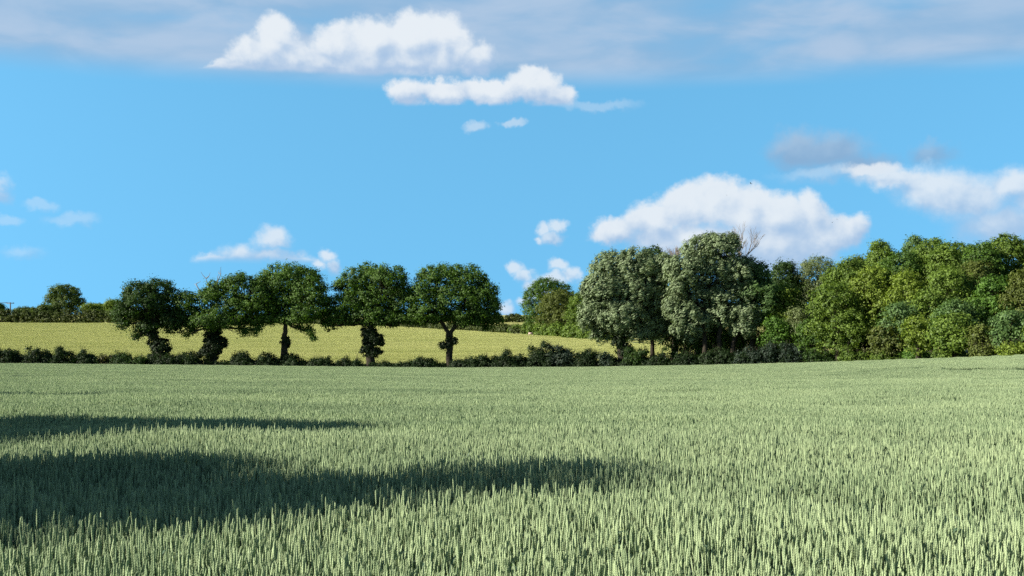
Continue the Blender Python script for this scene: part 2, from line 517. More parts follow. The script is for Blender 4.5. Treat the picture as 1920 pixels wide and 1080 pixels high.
def make_tree(name, label, cat, base_px, Y, lobes_px, mat, seed, trunk=None, r0=0.45, rc=0.7, leaf=0.24, per=55,
              aspect=0.62, wind=None, group=None, ivy=None, dead=None, depth=0.85, cover=0.85, twigs=0.5, flat=0.75,
              base_z=None, inner=0.35, trunks=None, under=0.45):
    """lobes_px: (px,py,rx,ry[,dy]) crown masses as seen; given real size at distance Y and depth of their own"""
    rng = np.random.default_rng(seed)
    if 140 < Y < 152 and base_px < 1400: Y = float(yedge(base_px)) + 3.2
    bx = (base_px - 960) / F * Y
    bz = zg(bx, Y) if base_z is None else base_z
    root = empty(name, (bx, Y, bz), label, cat, group)
    k = Y / F
    O = np.array([bx, Y, bz])
    lobes = []
    for l in lobes_px:
        px, py, rx, ry = l[:4]
        dy = l[4] if len(l) > 4 else rng.uniform(-1, 1) * max(rx, 25) * 0.45
        c = W3(px, py, Y) + np.array([0, dy * k, 0])
        lobes.append([*(c - O), rx * k, max(rx, ry) * k * depth, ry * k])
    v, f, tint, cc, li = foliage(rng, lobes, rc, leaf, per, aspect, cover, wind, inner, flat, under)
    obj_from('crown', v, f, mat, root, tint=tint)
    g = Geo()
    tops = []
    tr = trunks or [trunk or [(base_px, None), (base_px, lobes_px[0][1] + 40)]]
    for ti, path in enumerate(tr):
        pts = []
        for (px, py) in path:
            p = W3(px, py, Y) if py is not None else np.array([(px - 960) / F * Y, Y, bz - 0.3])
            pts.append(p - O)
        pts = np.array(pts)
        t = np.linspace(0, len(pts) - 1, 4 * len(pts))
        P = np.stack([np.interp(t, np.arange(len(pts)), pts[:, i]) for i in range(3)], 1)
        P[1:-1] += rng.normal(size=(len(P) - 2, 3)) * r0 * 0.08
        rr = r0 * (1.25 - 0.75 * np.linspace(0, 1, len(P)) ** 0.7)
        rr[0] *= 1.35
        g.tube(P, rr, 10)
        tops.append((P[-1], rr[-1]))
    for i, l in enumerate(lobes):
        c = np.array(l[:3])
        tp, tr_ = min(tops, key=lambda q: np.linalg.norm(q[0] - c))
        L = np.linalg.norm(c - tp)
        r1 = tr_ * rng.uniform(0.45, 0.7)
        p = limb_path(rng, tp + (0, 0, -tr_), c, 6)
        g.tube(p, np.linspace(r1, r1 * 0.35, 6), 6)
        sel = np.where(li == i)[0]
        sel = sel[rng.random(len(sel)) < twigs]
        for s in sel:
            st = p[rng.integers(2, 6)]
            q = limb_path(rng, st, cc[s], 4)
            rt = max(0.018, r1 * 0.16)
            g.tube(q, np.linspace(rt, 0.012, 4), 3)
    g.build('trunk', M['bark'], root)
    if ivy:
        iv = []
        for (px, py, rx, ry) in ivy:
            c = W3(px, py, Y) - O
            iv.append([*c, rx * k, rx * k * 0.95, ry * k])
        v, f, tint, _, _ = foliage(rng, iv, 0.32, 0.2, 34, 0.8, 0.75, None, 0.3)
        o = obj_from('ivy', v, f, M['ivy'], root, tint=tint)
    if dead:
        for path in dead:
            gd = Geo()
            P = np.array([W3(px, py, Y) - O for px, py in path])
            gd.tube(P, np.linspace(0.13, 0.03, len(P)), 5)
            for q in range(3):
                s = P[rng.integers(1, len(P))]
                e = s + np.array([rng.normal() * 0.6, rng.normal() * 0.5, rng.uniform(0.3, 1.1)])
                gd.tube([s, (s + e) / 2 + rng.normal(size=3) * 0.08, e], [0.05, 0.035, 0.02], 4)
            gd.build('dead_branch', M['dead'], root)
    return root

# ---------------------------------------------------------------- the row of five oaks
OAKG = 'oaks standing in the hedgerow'
make_tree('oak_tree', 'darkest and smallest oak of the row, ivy-covered trunk leaning left', 'tree', 306, 151,
    [(258,548,30,20),(292,540,34,18),(318,560,24,20),(272,568,48,24),(243,588,28,18),(300,590,46,22),(330,598,22,20),
     (236,605,16,14),(262,618,14,14),(330,614,22,12),(256,634,9,9),(232,590,14,20),(350,604,14,14),(286,610,24,10)], M['oakdarkshade'], 11,  # shade over this whole crown comes from its darker leaf colour
    trunk=[(306,None),(298,655),(288,622),(290,596)], r0=0.55, ivy=[(286,632,12,22),(302,655,18,22),(296,672,20,14)], group=OAKG)
make_tree('oak_tree', 'oak with bare dead branches on its left top and a thick bushy ivy trunk', 'tree', 396, 150,
    [(352,566,24,20),(366,592,34,22),(396,556,26,20),(412,540,22,16),(450,536,34,24),(484,560,30,34),(442,574,48,30),(408,600,50,18),
     (352,614,14,16),(470,604,24,16),(460,620,12,12),(480,618,9,12),(350,628,8,8)], M['oak'], 12,
    trunk=[(396,None),(398,640),(402,600)], r0=0.7, ivy=[(398,620,16,26),(404,645,22,20),(392,662,20,16)],
    dead=[[(392,575),(380,552),(370,538),(368,532)],[(398,560),(392,540),(386,522)],[(402,545),(408,528),(414,514)],[(400,590),(408,572),(398,566)]], group=OAKG)
make_tree('oak_tree', 'tallest bright green oak on a clean straight trunk, third in the row', 'tree', 533, 151,
    [(534,524,50,32),(568,526,34,26),(500,540,34,28),(578,548,34,32),(600,562,20,36),(530,562,56,28),(492,576,34,24),(574,588,34,18),(520,594,40,12),
     (500,597,26,10),(562,598,30,10),(602,592,20,15),(582,618,12,8),(590,630,7,8),(560,612,10,5)], M['oak'], 13,
    trunk=[(533,None),(533,640),(536,600)], r0=0.5, ivy=[(534,652,6,26),(540,642,5,10)], group=OAKG, twigs=0.6)
make_tree('oak_tree', 'broad oak with a thick ivy sleeve bulging right of its trunk', 'tree', 694, 150,
    [(684,520,44,28),(728,526,38,32),(652,538,32,20),(700,558,60,34),(752,562,34,34),(648,572,40,26),(628,592,22,22),(700,592,56,18),
     (758,596,26,14),(616,610,14,12),(640,600,32,11),(720,604,24,9),(752,600,34,11),(782,592,14,14)], M['oak'], 14,
    trunk=[(694,None),(693,640),(695,596)], r0=0.62, ivy=[(692,622,15,24),(700,640,20,18),(688,655,12,16),(704,660,12,10)], group=OAKG)
make_tree('oak_tree', 'round-crowned oak with a forked trunk at the right end of the row', 'tree', 842, 150,
    [(822,522,42,28),(872,524,44,30),(906,552,30,34),(794,552,32,28),(852,560,60,36),(802,584,40,20),(922,582,16,34),(884,588,42,20),
     (776,590,20,16),(842,588,40,16),(914,610,10,14),(808,600,34,10),(882,603,34,10),(930,598,12,14),(776,604,10,6)], M['oak'], 15,
    trunk=[(842,None),(842,650),(843,622)], trunks=[[(842,None),(842,650),(840,622),(826,600)],[(842,None),(844,650),(846,622),(862,598)]],
    r0=0.44, ivy=[(841,644,6,20),(830,648,8,6),(852,640,6,8)], group=OAKG)

# ---------------------------------------------------------------- silver-leaved trees in the middle
wind = (0.85, 0.1, 0.55)
make_tree('silver_tree', 'broad silvery tree at left, its crown sweeping down to the yellow field', 'tree', 1166, 143,
    [(1150,505,44,36),(1192,500,48,34),(1226,520,36,40),(1130,545,42,34),(1180,550,60,40),(1236,565,30,40),(1112,575,28,28),(1160,592,52,30),
     (1138,612,34,20),(1210,605,36,30),(1110,540,22,22),(1120,595,22,20),(1126,628,22,13),(1196,626,30,14),(1236,618,24,20),(1168,612,30,18),(1246,500,22,26),(1100,600,18,18)], M['silver'], 21, trunk=[(1170,None),(1162,645),(1172,600)], r0=0.6,
    aspect=0.34, leaf=0.36, wind=wind, rc=0.45, per=38, flat=1.1, cover=0.6, ivy=[(1160,642,13,22),(1172,655,14,14)], group='silvery trees in the middle')
make_tree('silver_tree', 'tallest silvery tree, upright crown over several dark trunks', 'tree', 1332, 145,
    [(1310,470,34,26),(1350,466,36,26),(1288,505,36,34),(1335,505,48,36),(1378,510,38,34),(1305,550,44,36),(1360,550,48,36),(1400,550,28,34),
     (1285,590,28,26),(1395,592,34,28),(1352,590,36,22),(1270,540,18,26),(1280,618,22,18),(1312,606,26,18),(1392,618,26,16),(1330,450,18,16),(1366,452,20,16),(1264,508,22,28),(1260,575,20,24),(1296,628,22,14)], M['silver'], 22,
    trunks=[[(1320,None),(1322,640),(1318,590)],[(1352,None),(1348,630),(1355,590)],[(1372,None),(1376,640),(1392,600)]], r0=0.40,
    aspect=0.34, leaf=0.36, wind=wind, rc=0.45, per=38, flat=1.1, cover=0.6, group='silvery trees in the middle')
make_tree('silver_tree', 'darker silvery tree leaning right beside the wood edge', 'tree', 1412, 149,
    [(1400,505,26,26),(1428,515,22,24),(1412,545,32,34),(1436,560,18,36),(1410,585,28,28)], M['teal'], 23,
    trunk=[(1412,None),(1410,640),(1412,590)], r0=0.45, aspect=0.4, leaf=0.32, wind=wind, rc=0.62, group='silvery trees in the middle')

# ---------------------------------------------------------------- trees of the wood and around it
rg = random.Random(5)
def wood_lobes(px, top, bot, w, seed, n=9, cone=False):
    r = random.Random(seed)
    h = bot - top
    L = []
    if cone:
        for i in range(n):
            t = (i + 0.5) / n
            L.append((px + r.uniform(-0.2, 0.2) * w * t, top + h * t, w * 0.5 * (0.25 + 0.75 * t), h / n * 0.95))
        return L
    L.append((px, top + h * 0.50, w * 0.36, h * 0.40, 0))
    for i in range(n):
        a = 2 * math.pi * (i + r.uniform(-0.3, 0.3)) / n
        ex, ey = math.sin(a), -math.cos(a)
        s = r.uniform(0.20, 0.30)
        L.append((px + ex * w * (0.5 - s) * 1.0, top + h * 0.5 + ey * h * (0.5 - s * 0.8), w * s * 1.1, h * s * 0.85))
    L.append((px - w * 0.1, top + h * 0.22, w * 0.26, h * 0.2, -w * 0.2))
    L.append((px + w * 0.12, top + h * 0.6, w * 0.30, h * 0.24, -w * 0.3))
    return L
WOOD = 'trees of the wood on the right'
# name, label, px, top, bottom of crown, width, Y, material, group, cone
TREES = [
    ('deciduous_tree', 'dark green rounded tree standing behind the brownish tree, left of the silvery trees', 1030, 520, 628, 104, 270, 'oak', None, 0),
    ('deciduous_tree', 'brownish olive tree between the dark rounded tree and the broad silvery tree', 1052, 542, 634, 92, 262, 'olive', None, 0),
    ('deciduous_tree', 'mid green bushy tree touching the left side of the broad silvery tree', 1100, 545, 642, 80, 246, 'green', None, 0),
    ('deciduous_tree', 'dark green crown showing behind the top of the broad silvery tree', 1222, 462, 652, 90, 162, 'oakdarkshade', None, 0),
    ('deciduous_tree', 'shaded tree filling the gap between the two silvery trunks', 1262, 540, 664, 96, 158, 'oakdarkshade', None, 0),
    ('deciduous_tree', 'dark tree behind the trunks of the tallest silvery tree', 1345, 560, 672, 130, 166, 'oakdarkshade', None, 0),
    ('deciduous_tree', 'dark tree filling the dip between the silvery trees and the wood', 1468, 488, 672, 70, 160, 'oakdarkshade', WOOD, 0),
    ('willow_tree', 'large grey-green willow with soft drooping foliage at the wood left end', 1538, 482, 640, 124, 158, 'greygreen', WOOD, 0),
    ('deciduous_tree', 'thin olive crown low on the skyline between the willow and the pale pointed tree', 1612, 481, 620, 60, 162, 'olive', WOOD, 0),
    ('poplar_tree', 'pale pointed tree rising above the skyline left of the notch', 1651, 450, 600, 66, 146, 'green', WOOD, 0),
    ('deciduous_tree', 'small dark crown tip poking up on the skyline', 1716, 441, 540, 46, 150, 'teal', WOOD, 0),
    ('deciduous_tree', 'rounded tree on the skyline just right of the small dark crown tip', 1746, 447, 610, 96, 143, 'green', WOOD, 0),
    ('deciduous_tree', 'dark green dome on the skyline left of the highest crown', 1802, 453, 600, 70, 145, 'oak', WOOD, 0),
    ('deciduous_tree', 'highest broad crown of the wood at the right edge of the picture', 1892, 441, 600, 130, 138, 'green', WOOD, 0),
    ('deciduous_tree', 'crown beyond the highest one, cut off by the right edge of the picture', 1975, 446, 620, 100, 132, 'green', WOOD, 0),
    ('deciduous_tree', 'yellow-green crown in front of the pale pointed tree', 1636, 500, 640, 96, 138, 'yellow', WOOD, 0),
    ('deciduous_tree', 'yellow-green crown below the small dark crown tip', 1702, 505, 640, 84, 133, 'yellow', WOOD, 0),
    ('deciduous_tree', 'olive crown halfway up the wood, below the skyline domes', 1782, 500, 640, 110, 129, 'green', WOOD, 0),
    ('deciduous_tree', 'olive brown crown just below the highest broad crown', 1832, 488, 630, 84, 132, 'olive', WOOD, 0),
    ('deciduous_tree', 'fresh bright green crown amid the olive ones at the right', 1862, 516, 630, 86, 124, 'bright', WOOD, 0),
    ('deciduous_tree', 'dull green crown at the right edge beside the bright green one', 1925, 505, 650, 90, 121, 'olive', WOOD, 0),
    ('deciduous_tree', 'yellow-green tree leaning on the willow at the left of the wood', 1470, 532, 650, 72, 150, 'yellow', WOOD, 0),
    ('willow_tree', 'small grey-green willow low in front of the large willow', 1496, 575, 650, 50, 146, 'greygreen', WOOD, 0),
    ('deciduous_tree', 'big round mid green tree at the front of the wood, dark hollow to its right', 1570, 528, 672, 116, 138, 'green', WOOD, 0),
    ('deciduous_tree', 'blue-green crown right of the dark hollow', 1694, 568, 655, 100, 127, 'teal', WOOD, 0),
    ('deciduous_tree', 'second blue-green crown, right of the first and higher', 1792, 562, 660, 90, 122, 'teal', WOOD, 0),
    ('deciduous_tree', 'lightest yellow-green small tree low at the front of the wood', 1722, 588, 668, 64, 119, 'yellow', WOOD, 0),
    ('deciduous_tree', 'green tree with knobbly crown at the front, right of the lightest one', 1790, 586, 668, 94, 114, 'green', WOOD, 0),
    ('deciduous_tree', 'brownish bushy tree low at the front near the right edge', 1846, 608, 668, 56, 111, 'olive', WOOD, 0),
    ('deciduous_tree', 'blue-green leafy tree at the right edge of the wood front', 1900, 582, 664, 86, 109, 'teal', WOOD, 0),
    ('deciduous_tree', 'front tree cut off by the right edge above the wheat', 1968, 575, 664, 90, 104, 'green', WOOD, 0),
    ('deciduous_tree', 'reddish olive bushy tree between the round tree and the lightest one', 1662, 606, 674, 66, 127, 'olive', WOOD, 0),
    ('deciduous_tree', 'dull green tree rising between the two blue-green crowns', 1745, 545, 640, 80, 126, 'green', WOOD, 0),
    ('deciduous_tree', 'bright green young tree low beside the bluish bushes', 1452, 592, 662, 56, 146, 'bright', WOOD, 0),
    ('deciduous_tree', 'green tree half hidden under the large willow', 1520, 600, 672, 60, 143, 'oak', WOOD, 0),
    ('deciduous_tree', 'rounded tree with sky showing through it behind the far hedge at left', 122, 535, 592, 76, 396, 'far', None, 0),
]
FILL = [(1500, 520, 'left of the big round tree, deep in the wood'), (1590, 500, 'behind the big round tree'), (1668, 520, 'behind the lower yellow-green crowns'),
        (1726, 500, 'behind the olive crown halfway up'), (1830, 480, 'in the dip right of the dark dome'), (1872, 500, 'behind the fresh bright crown'), (1950, 480, 'behind the right edge crowns'),
        (1592, 484, 'on the skyline right of the large willow'), (1692, 468, 'on the skyline left of the small dark crown tip'),
        (1778, 456, 'on the skyline between two domes'), (1842, 452, 'on the skyline left of the highest crown')]
for j, (px, top, where) in enumerate(FILL):
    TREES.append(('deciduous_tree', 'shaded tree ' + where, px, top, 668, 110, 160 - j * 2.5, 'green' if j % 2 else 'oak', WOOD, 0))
for i, (nm, lab, px, top, bot, w, Y, mk, grp, cone) in enumerate(TREES):
    far = Y > 300
    wil = mk == 'greygreen'
    k = Y / F
    lf = 0.25 if Y < 200 else 0.30
    if far: lf = 0.5
    rc = 0.62 if Y < 200 else 0.8
    if far: rc = 1.2
    area = w * (bot - top) * k * k
    make_tree(nm, lab, 'tree', px, Y, wood_lobes(px, top, bot, w, 100 + i, 10, bool(cone)), M[mk], 200 + i,
              trunk=[(px, None), (px + 1, bot - 10), (px, (top + bot) / 2 + 10)], r0=0.35 if w > 60 else 0.22, rc=rc, leaf=lf,
              per=40, aspect=0.4 if wil else 0.62, wind=(0.3, 0, -1) if wil else None, group=grp, depth=0.9, twigs=0.12,
              cover=0.55, inner=0.3, under=0.25)

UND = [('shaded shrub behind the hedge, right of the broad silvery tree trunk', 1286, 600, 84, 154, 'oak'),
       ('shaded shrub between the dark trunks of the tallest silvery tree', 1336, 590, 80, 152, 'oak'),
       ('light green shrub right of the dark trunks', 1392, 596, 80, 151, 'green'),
       ('dark shrub filling the gap at the left end of the wood', 1440, 585, 76, 155, 'oakdarkshade'),
       ('dark shrub under the large willow', 1500, 600, 80, 152, 'oakdarkshade'),
       ('added dark shrub standing in for the shade right of the big round tree', 1632, 585, 70, 140, 'oakdarkshade')]  # added shrub, its dark leaves paint the shadow of the hollow
UNDERGROWTH = UND
# bare tree behind the silvery ones
def bare_tree(label, px, bot, top, Y, seed, spread=0.5):
    rng = np.random.default_rng(seed)
    bx = (px - 960) / F * Y; bz = zg(bx, Y)
    root = empty('bare_tree', (bx, Y, bz), label, 'tree', 'leafless trees behind the silvery trees')
    O = np.array([bx, Y, bz])
    g = Geo(); tw = Geo()
    a = np.array([0, 0, -0.3]); b = W3(px, bot, Y) - O
    H = (bot - top) / F * Y
    g.tube(limb_path(rng, a, b, 6, 0), np.linspace(0.32, 0.2, 6), 8)
    def rec(p, d, L, r, lev):
        q = p + d * L
        (g if lev < 1 else tw).tube([p, (p + q) / 2 + rng.normal(size=3) * L * 0.05, q], [r, r * 0.8, r * 0.55], 6 if lev < 2 else 4)
        if lev >= 4: return
        for i in range(3):
            nd = d + rng.normal(size=3) * np.array([spread, spread, 0.15]); nd[2] += 0.25
            nd /= np.linalg.norm(nd)
            rec(q if i < 2 else (p + q) / 2, nd, L * rng.uniform(0.62, 0.85), max(r * 0.5, 0.014), lev + 1)
    for i in range(4):
        d = np.array([rng.normal() * spread, rng.normal() * spread, 1.0]); d /= np.linalg.norm(d)
        rec(b, d, H * 0.30, 0.12, 0)
    g.build('trunk', M['bark'], root)
    tw.build('twigs', M['dead'], root)
bare_tree('leafless reddish grey tree rising above the tallest silvery tree', 1388, 500, 414, 153, 4, 0.34)
bare_tree('smaller leafless tree between the silvery crowns, thin twigs on the sky', 1266, 506, 456, 156, 9, 0.30)

# ---------------------------------------------------------------- bushes of the near hedge
def make_bush(label, px, top, w, Y, mk, seed, bot=None, group=None, leaf=0.2, name='bush', cat='bush', n=6, rc=0.45, per=40):
    rng = np.random.default_rng(seed)
    bx = (px - 960) / F * Y; bz = zg(bx, Y); k = Y / F
    root = empty(name, (bx, Y, bz), label, cat, group)
    H = (HOR - top) * k - bz; rw = w * k / 2
    lobes = [[0, 0, H * 0.36, rw * 0.75, 1.2, H * 0.36]]
    for i in range(n):
        x = rng.uniform(-0.75, 0.75) * rw
        hh = H * rng.uniform(0.55, 1.02) * (1 - 0.22 * abs(x / rw))
        s = rng.uniform(0.18, 0.40) * min(rw, 2.0)
        lobes.append([x, rng.uniform(-0.7, 0.7), hh - s * 0.7, s, s, s * 0.9])
    for i in range(int(n * 0.7)):
        x = rng.uniform(-0.9, 0.9) * rw
        lobes.append([x, rng.uniform(-0.8, 0.5), rng.uniform(0.15, 0.5) * H, rng.uniform(.3, .45) * min(rw, 2.0), .8, .28 * H])
    v, f, tint, cc, li = foliage(rng, lobes, rc, leaf, per, 0.6, 0.6, None, 0.3, 0.85, 0.5)
    obj_from('foliage', v, f, M[mk], root, tint=tint)
    g = Geo()
    for i in range(6):
        e = cc[rng.integers(len(cc))]
        g.tube(limb_path(rng, (0, 0, -0.15), e, 5), np.linspace(0.06, 0.015, 5), 4)
    for i in range(int(8 + w / 5)):        # long shoots sticking out of the top
        e = cc[np.argsort(-cc[:, 2])[rng.integers(max(2, len(cc) // 4))]]
        q = e + np.array([rng.normal() * .2, rng.normal() * .2, rng.uniform(0.5, 0.95)])
        g.tube([(0, 0, 0), e * .6, e, (e + q) / 2 + rng.normal(size=3) * .04, q], [0.03, 0.025, 0.02, 0.015, 0.01], 3)
    g.build('stems', M['bark'], root)
    return root
HG = 'bushes of the hedge below the oaks'
BUSH = [
    ('dark rounded bush at the left edge of the picture', 8, 645, 60, 152, 'bushshade'),
    ('dark dome-shaped bush, second from the left edge', 66, 645, 58, 152, 'bushshade'),
    ('loose dark bush, third from the left edge', 122, 647, 58, 152, 'bushshade'),
    ('small bush with pale gaps beside the loose dark bush', 163, 653, 36, 152, 'bushshade'),
    ('low brownish bush of dry stems left of the leaning oak', 200, 662, 36, 152, 'bushbrown'),
    ('small upright green bush left of the leaning oak', 228, 655, 34, 152, 'oakdarkshade'),
    ('low green bush directly left of the leaning oak trunk', 262, 661, 44, 152, 'oakdarkshade'),
    ('dark bush between the leaning oak and the ivy-trunk oak', 340, 656, 64, 152, 'bushshade'),
    ('low dark bush at the foot of the leaning oak', 302, 664, 50, 153, 'bushshade'),
    ('dark bush right of the thick ivy trunk', 452, 660, 60, 152, 'bushshade'),
    ('dark bush left of the clean straight trunk', 500, 662, 56, 152, 'bushshade'),
    ('dark low bush at the foot of the clean straight trunk', 545, 665, 40, 152, 'bushshade'),
    ('low bush beyond the yellow gap, left of the ivy-sleeved oak', 608, 668, 52, 152, 'bushshade'),
    ('bush just left of the ivy-sleeved oak trunk', 652, 668, 52, 152, 'bushshade'),
    ('sparse low growth right of the ivy-sleeved oak trunk', 724, 678, 44, 152, 'bushshade'),
    ('dark bush left of the forked oak', 776, 669, 60, 152, 'bushshade'),
    ('low dark bush between its neighbour and the forked oak trunk', 815, 676, 40, 152, 'bushshade'),
    ('dark bush just right of the forked oak trunk', 868, 667, 54, 152, 'bushshade'),
    ('dark bush, second right of the forked oak', 912, 664, 54, 152, 'bushshade'),
    ('dark bush rising towards the tallest hedge bushes', 955, 656, 56, 151, 'bushshade'),
    ('tall pointed dark bush in the middle of the hedge', 1008, 637, 60, 150, 'bushshade'),
    ('tall bluish bush beside the pointed one', 1052, 638, 66, 150, 'bushblue'),
    ('dark bush sloping down left of the broad silvery tree', 1098, 650, 56, 149, 'bushshade'),
    ('bluish bush below the broad silvery tree crown', 1140, 660, 54, 148, 'bushblue'),
    ('leafy green bush at the foot of the broad silvery tree', 1188, 646, 60, 146, 'oakdarkshade'),
    ('dark bush right of the broad silvery tree foot', 1238, 658, 54, 147, 'bushshade'),
    ('dark bush left of the silvery tree trunks', 1288, 656, 60, 147, 'bushshade'),
    ('black shaded bush below the tall trunks', 1345, 652, 66, 146, 'bushshade'),
    ('bluish grey bush, first of the large bluish ones', 1396, 645, 62, 144, 'bushblue'),
    ('bluish grey bush, middle of the large bluish ones', 1440, 638, 62, 142, 'bushblue'),
    ('bluish grey bush, last of the large ones beside the wood', 1480, 642, 56, 140, 'bushblue'),
]
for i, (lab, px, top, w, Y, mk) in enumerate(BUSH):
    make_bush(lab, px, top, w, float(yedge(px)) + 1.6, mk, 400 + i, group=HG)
for i, (lab, px, top, w, Y, mk) in enumerate(UNDERGROWTH):
    make_bush(lab, px, top, w, Y, mk, 440 + i, group='shrubs in the shade under the trees', leaf=0.24, rc=0.6, n=9)
WG = 'bushes along the front of the wood'
FB = [('low dark bush at the foot of the big round tree', 1540, 652, 60, 137, 'oakdarkshade'),
      ('low green bush at the foot of the big round tree, right side', 1602, 650, 64, 132, 'green'),
      ('low green bush under the reddish olive tree', 1664, 646, 64, 125.5, 'green'),
      ('low bright bush under the lightest yellow-green tree', 1724, 645, 60, 119, 'bright'),
      ('low bush under the knobbly crown', 1784, 643, 64, 113.5, 'green'),
      ('low olive bush under the brownish tree near the right edge', 1846, 641, 66, 109, 'olive'),
      ('low yellow-green bush at the right edge above the wheat', 1908, 638, 66, 105.5, 'yellow')]
for i, (lab, px, top, w, Y, mk) in enumerate(FB):
    make_bush(lab, px, top, w, Y + 1.5, mk, 460 + i, group=WG)

# ---------------------------------------------------------------- far hedges and what stands in them
def hedge(label, pts, mk, seed, leaf, rc, bump=0.25, dens=1.0):
    """pts: (px, top row, Y, width in m)"""
    rng = np.random.default_rng(seed)
    P0_ = pts[len(pts) // 2]
    bx = (P0_[0] - 960) / F * P0_[2]; O = np.array([bx, P0_[2], zg(bx, P0_[2])])
    root = empty('hedge', tuple(O), label, 'hedge')
    lobes = []
    for a, b in zip(pts[:-1], pts[1:]):
        A = (a[0] - 960) / F * a[2]; B = (b[0] - 960) / F * b[2]
        L = math.hypot(B - A, b[2] - a[2])
        n = max(2, int(L / 2.2))
        for i in range(n):
            t = (i + rng.uniform(-.3, .3)) / n
            x, Y = A + (B - A) * t, a[2] + (b[2] - a[2]) * t
            top = (HOR - (a[1] + (b[1] - a[1]) * t)) / F * Y
            z = zg(x, Y); h = (top - z) * rng.uniform(1 - bump, 1.02)
            lobes.append([x - O[0], Y + rng.uniform(-.4, .4) - O[1], z + h * 0.47 - O[2], rng.uniform(1.2, 2.2), 1.4, h * 0.54])
    v, f, tint, cc, li = foliage(rng, lobes, rc, leaf, int(30 * dens), 0.65, 0.6, None, 0.2, 0.85, 1.0)
    obj_from('foliage', v, f, M[mk], root, tint=tint)
hedge('long trimmed hedge along the top of the yellow field at left', [(-60,578,382,2),(60,580,381,2),(240,577,380,2),(330,588,378,2)], 'farhedge', 31, 0.42, 0.7)
hedge('low dark hedge behind the oaks along the top of the yellow field', [(330,590,378,2),(560,592,369,2),(740,598,331,2),(880,605,297,2)], 'farhedge', 32, 0.42, 0.6)
hedge('low hedge in the gap between the oak row and the brownish tree', [(880,605,296,2),(930,606,285,2),(990,612,270,2)], 'farhedge', 33, 0.4, 0.6)
hedge('farthest hedge on the horizon beyond the small pale field', [(800,588,520,2),(940,589,520,2),(1010,587,520,2)], 'farhedge', 34, 0.5, 0.8)
hedge('green bushy hedge edging the yellow field below the brownish tree', [(968,606,275,2),(1010,602,265,2),(1060,604,250,2),(1110,608,236,2),(1180,614,223,2)], 'green', 35, 0.32, 0.6)
hedge('low dark tangled growth running along the foot of the oak row', [(-80,653,152.6,2),(150,658,152.6,2),(420,657,152.6,2),(545,661,152.7,2),(566,683,152.7,2),(590,672,152.7,2),(700,671,152.8,2),(725,681,152.8,2),(752,672,152.8,2),(900,667,153,2),(960,658,153,2),(1000,652,152,2),(1200,654,149.5,2),(1400,652,144.8,2),(1500,650,142.8,2)], 'bushshade', 36, 0.2, 0.42, 0.55, 1.3)
FT = [('light green tree standing right of the distant rounded tree', 176, 568, 46, 392, 'yellow'),
      ('light green tree just left of the leaning oak crown', 216, 562, 50, 392, 'yellow'),
      ('low green tree left of the distant rounded tree', 52, 577, 54, 392, 'far'),
      ('low green tree under the distant rounded tree', 90, 572, 50, 390, 'far'),
      ('small dark tree at the left edge behind the hedge', 4, 569, 16, 430, 'oakdarkshade')]
for i, (lab, px, top, w, Y, mk) in enumerate(FT):
    make_tree('distant_tree', lab, 'tree', px, Y, wood_lobes(px, top, 598, w, 600 + i, 8), M[mk], 620 + i,
              trunk=[(px, None), (px, 590)], r0=0.4, rc=1.0, leaf=0.45, per=34, twigs=0.1, group='trees beyond the far left hedge')

# ---------------------------------------------------------------- utility pole, trough, birds
Yp = 384.0
bx = (19.5 - 960) / F * Yp; bz = zg(bx, Yp)
pole = empty('utility_pole', (bx, Yp, bz), 'thin wooden utility pole with crossarm above the far hedge at left', 'utility pole')
topz = (HOR - 567) / F * Yp - bz
g = Geo(); g.tube([(0, 0, -0.5), (0, 0, topz * .5), (0, 0, topz)], [0.24, 0.21, 0.17], 10); g.build('pole', M['pole'], pole)
g = Geo(); g.box((-0.1, 0.2, topz - 0.35), (1.3, 0.08, 0.09)); g.build('crossarm', M['pole'], pole, False)
for xx in (-1.25, -0.1, 1.05):
    g = Geo(); g.tube([(xx, 0.2, topz - .26), (xx, 0.2, topz - .18), (xx, 0.2, topz + .02)], [0.05, 0.11, 0.05], 8); g.build('insulator', M['wire'], pole)
    g = Geo()
    n = 14
    g.tube([(xx - i * 1.2, 0.2 + i * .5, topz + 0.0 - 0.16 * math.sin(i / (n - 1) * math.pi)) for i in range(n)], [0.035] * n, 4)
    g.build('wire', M['wire'], pole)
Yt = 258.0
bx = (995 - 960) / F * Yt; bz = zg(bx, Yt)
tr = empty('field_trough', (bx, Yt, bz + 0.45), 'small pale pink trough on legs at the far edge of the yellow field', 'trough')
g = Geo(); g.box((0, 0, .45), (.50, .32, .02)); g.box((0, -.33, .62), (.52, .02, .19)); g.box((0, .33, .62), (.52, .02, .19))
g.box((-.50, 0, .62), (.02, .31, .19)); g.box((.50, 0, .62), (.02, .31, .19)); g.build('basin', M['trough'], tr, False)
for sx in (-.42, .42):
    for sy in (-.26, .26):
        g = Geo(); g.box((sx, sy, -.01), (.04, .04, .44)); g.build('leg', M['trough'], tr, False)
